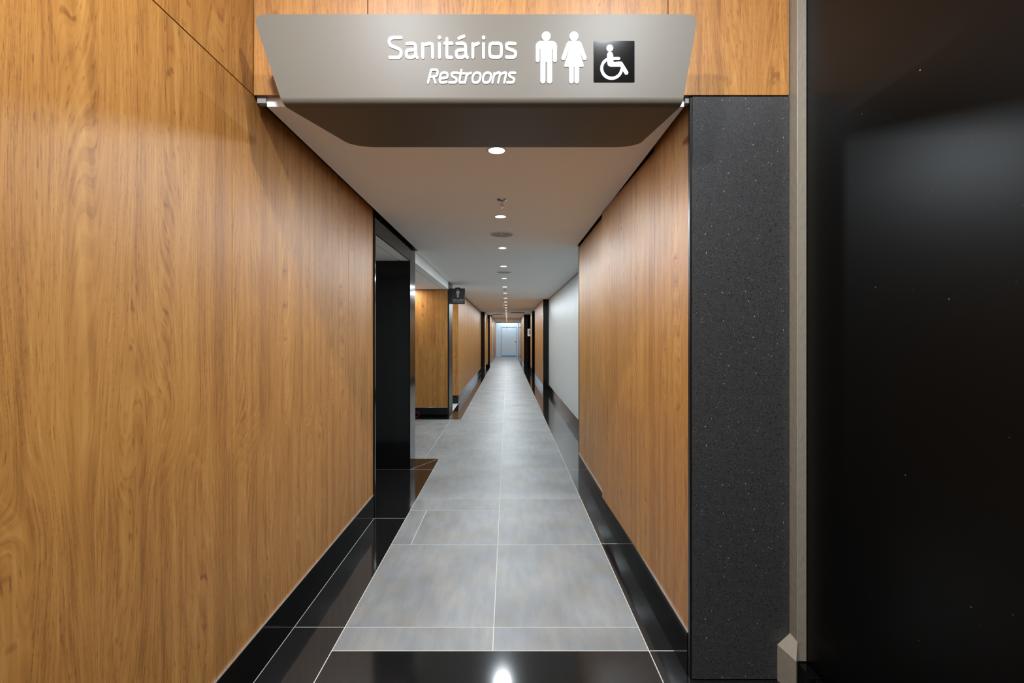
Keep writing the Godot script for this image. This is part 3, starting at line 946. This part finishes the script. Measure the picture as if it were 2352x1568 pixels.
# ------------------------------------------------------------------ men's room sign
func words(text: String, height: float, mat: Material, parent: Node3D, at: Vector3, called: String):
	var f := SystemFont.new()
	f.font_names = PackedStringArray(["Droid Sans"])
	var t := TextMesh.new()
	t.font = f
	t.text = text
	t.font_size = 64
	t.pixel_size = height / 64.0
	t.depth = 0.002
	put(called, t, mat, parent, at)

func build_men_sign():
	var d := 8.51
	var x0 := XL + 0.014
	var x1 := -0.78
	var s := thing("mens_room_sign", "small dark square men's room sign projecting from the black post", "sign", Vector3((x0 + x1) / 2, 2.16, -d))
	put("plate", box_mesh(Vector3(x1 - x0, 0.284, 0.025), 0.002), M.plate, s)
	put("hanger", box_mesh(Vector3(0.09, 0.018, 0.03), 0.002), M.black_metal, s, Vector3(-0.005, 0.150, 0))
	var k := 0.284 / 36.0     # metres a photograph pixel there
	var fig := []
	var ring := PackedVector2Array()
	for i in 16:
		ring.append(Vector2(0.0115 * cos(TAU * i / 16), 0.117 + 0.0115 * sin(TAU * i / 16)))
	fig.append(ring)
	fig.append(PackedVector2Array([Vector2(-0.030, 0.085), Vector2(-0.022, 0.100), Vector2(0.022, 0.100), Vector2(0.030, 0.085), Vector2(0.030, 0.045), Vector2(0.021, 0.045), Vector2(0.021, 0.078), Vector2(-0.021, 0.078), Vector2(-0.021, 0.045), Vector2(-0.030, 0.045)]))
	fig.append(PackedVector2Array([Vector2(-0.017, 0.079), Vector2(0.017, 0.079), Vector2(0.017, -0.022), Vector2(0.003, -0.022), Vector2(0.003, 0.030), Vector2(-0.003, 0.030), Vector2(-0.003, -0.022), Vector2(-0.017, -0.022)]))
	put("man_pictogram", extrude(fig, 0.002), M.print, s, Vector3(0.0, 0, 0.0126))
	words("Masculino", 0.044, M.print, s, Vector3(0.004, -0.066, 0.0136), "lettering")
	words("Men's Restrooms", 0.024, M.print, s, Vector3(0.002, -0.104, 0.0136), "lettering")

# ------------------------------------------------------------------ things on the ceiling
func build_sprinkler(x: float, d: float, label: String):
	var s := thing("fire_sprinkler", label, "sprinkler", Vector3(x, CEIL, -d), "ceiling sprinklers")
	put("escutcheon", lathe([Vector2(0.037, 0.0), Vector2(0.036, -0.004), Vector2(0.020, -0.012), Vector2(0.011, -0.010), Vector2(0.011, 0.0)], 28), M.chrome, s)
	put("body", lathe([Vector2(0.009, -0.008), Vector2(0.009, -0.024), Vector2(0.0, -0.024)], 16), M.chrome, s)
	for sg in [-1, 1]:
		put("frame_arm", tube([Vector3(0.008 * sg, -0.022, 0), Vector3(0.012 * sg, -0.034, 0), Vector3(0.010 * sg, -0.046, 0), Vector3(0.002 * sg, -0.054, 0)], 0.0022), M.chrome, s)
	put("red_bulb", lathe([Vector2(0.0, -0.024), Vector2(0.0025, -0.026), Vector2(0.003, -0.036), Vector2(0.0025, -0.046), Vector2(0.0, -0.048)], 10), M.bulb_red, s)
	put("deflector", lathe([Vector2(0.0, -0.054), Vector2(0.013, -0.056), Vector2(0.013, -0.0575), Vector2(0.0, -0.058)], 16), M.chrome, s)

func build_speaker(x: float, d: float, label: String):
	var s := thing("ceiling_speaker", label, "speaker", Vector3(x, CEIL, -d), "round ceiling speakers")
	put("rim", lathe([Vector2(0.116, 0.0), Vector2(0.115, -0.005), Vector2(0.108, -0.008), Vector2(0.101, -0.005), Vector2(0.101, 0.0)], 48), M.white, s)
	put("grille", lathe([Vector2(0.101, -0.003), Vector2(0.07, -0.005), Vector2(0.0, -0.006)], 48), M.grille, s)
	put("badge", lathe([Vector2(0.014, -0.005), Vector2(0.013, -0.0085), Vector2(0.0, -0.009)], 20), M.white, s, Vector3(0.0, 0, 0.045))

func build_diffuser(x0: float, x1: float, d: float, label: String):
	var s := thing("linear_air_diffuser", label, "air diffuser", Vector3((x0 + x1) / 2, CEIL, -d), "linear air diffusers")
	var w := x1 - x0
	put("frame", box_mesh(Vector3(w, 0.012, 0.14), 0.003), M.dark, s, Vector3(0, -0.006, 0))
	for k in 3:
		put("blade", box_mesh(Vector3(w - 0.02, 0.010, 0.012)), M.cable, s, Vector3(0, -0.017, -0.04 + 0.04 * k))

func build_ceiling_things():
	build_sprinkler(-0.040, 3.29, "chrome fire sprinkler between the two nearest ceiling downlights")
	build_sprinkler(-0.055, 9.65, "small fire sprinkler beside the hanging red and white cable")
	build_speaker(-0.056, 4.41, "nearest round speaker grille flush in the corridor ceiling")
	build_speaker(-0.054, 7.02, "second round speaker grille further along the corridor ceiling")
	build_speaker(0.0, 14.96, "farthest small round speaker grille in the corridor ceiling")
	build_diffuser(-0.64, -0.21, 20.3, "dark slot air diffuser left of the far downlights")
	build_diffuser(0.13, 0.69, 18.8, "dark slot air diffuser right of the far downlights")
	var c := thing("security_camera", "small black security camera hanging from the far left ceiling", "camera", Vector3(-0.72, CEIL, -20.2))
	put("mount", lathe([Vector2(0.035, 0.0), Vector2(0.033, -0.012), Vector2(0.012, -0.016), Vector2(0.012, -0.06), Vector2(0.0, -0.06)], 16), M.white, c)
	put("body", box_mesh(Vector3(0.07, 0.06, 0.14), 0.01), M.dark, c, Vector3(0.03, -0.075, 0.02))
	var lens := put("lens", lathe([Vector2(0.024, 0.0), Vector2(0.022, 0.012), Vector2(0.0, 0.014)], 16), M.black_stone, c, Vector3(0.03, -0.075, 0.088))
	lens.rotation.x = PI / 2
	# loose cables left hanging
	var h := thing("hanging_cable", "loose red and white cable hanging from the ceiling beyond the men's sign", "cable", Vector3(-0.06, CEIL, -11.1))
	put("grey_wire", tube([Vector3(0.0, 0.0, 0), Vector3(-0.006, -0.05, 0), Vector3(-0.028, -0.09, 0.01), Vector3(-0.05, -0.13, 0.0)], 0.003), M.cable, h)
	put("red_wire", tube([Vector3(-0.048, 0.0, 0), Vector3(-0.052, -0.06, 0.005), Vector3(-0.058, -0.13, 0.0), Vector3(-0.052, -0.19, 0.0)], 0.003), M.red, h)
	put("white_connector", tube([Vector3(-0.052, -0.185, 0), Vector3(-0.056, -0.24, 0), Vector3(-0.054, -0.30, 0)], 0.0035), M.connector, h)
	put("white_connector", tube([Vector3(-0.046, -0.185, 0), Vector3(-0.030, -0.22, 0), Vector3(-0.026, -0.26, 0)], 0.003), M.connector, h)
	var r := thing("red_hanging_wire", "thin red wire with a red knot hanging before the end door", "cable", Vector3(-0.04, CEIL, -28.0))
	put("wire", tube([Vector3(0, 0, 0), Vector3(-0.01, -0.15, 0), Vector3(0.0, -0.39, 0)], 0.005), M.red, r)
	put("knot", lathe([Vector2(0, 0.035), Vector2(0.028, 0.018), Vector2(0.034, 0.0), Vector2(0.028, -0.018), Vector2(0, -0.035)], 14), M.red, r, Vector3(0, -0.40, 0))
	put("wire_end", tube([Vector3(0, -0.42, 0), Vector3(-0.04, -0.49, 0), Vector3(-0.075, -0.57, 0)], 0.005), M.red, r)
	put("wire_end", tube([Vector3(0, -0.42, 0), Vector3(0.025, -0.52, 0), Vector3(0.01, -0.62, 0)], 0.004), M.connector, r)

func build_small_things():
	var n := thing("framed_notice", "white framed notice on the wide black pier at the far right", "notice", Vector3(1.0, 1.60, -20.69))
	put("frame", box_mesh(Vector3(0.23, 0.33, 0.016), 0.003), M.white, n)
	put("sheet", box_mesh(Vector3(0.19, 0.29, 0.003)), M.paper, n, Vector3(0, 0, 0.009))
	put("print_block", box_mesh(Vector3(0.12, 0.20, 0.001)), M.paper_print, n, Vector3(0.0, 0, 0.011))
	# a scrap of red wire by the alcove skirting
	var pts := []
	for k in 14:
		var a := PI * 1.1 * k / 13.0
		pts.append(Vector3(-0.045 + 0.075 * sin(a) + 0.02 * k / 13.0, 0.004 + 0.085 * (1.0 - cos(a)) * 0.5, 0.01 * sin(a * 2)))
	var w := thing("wire_scrap", "curled scrap of thin red wire on the floor at the alcove skirting", "wire", Vector3(-1.60, 0.0, -8.235))
	put("wire", tube(pts, 0.0018), M.red, w)
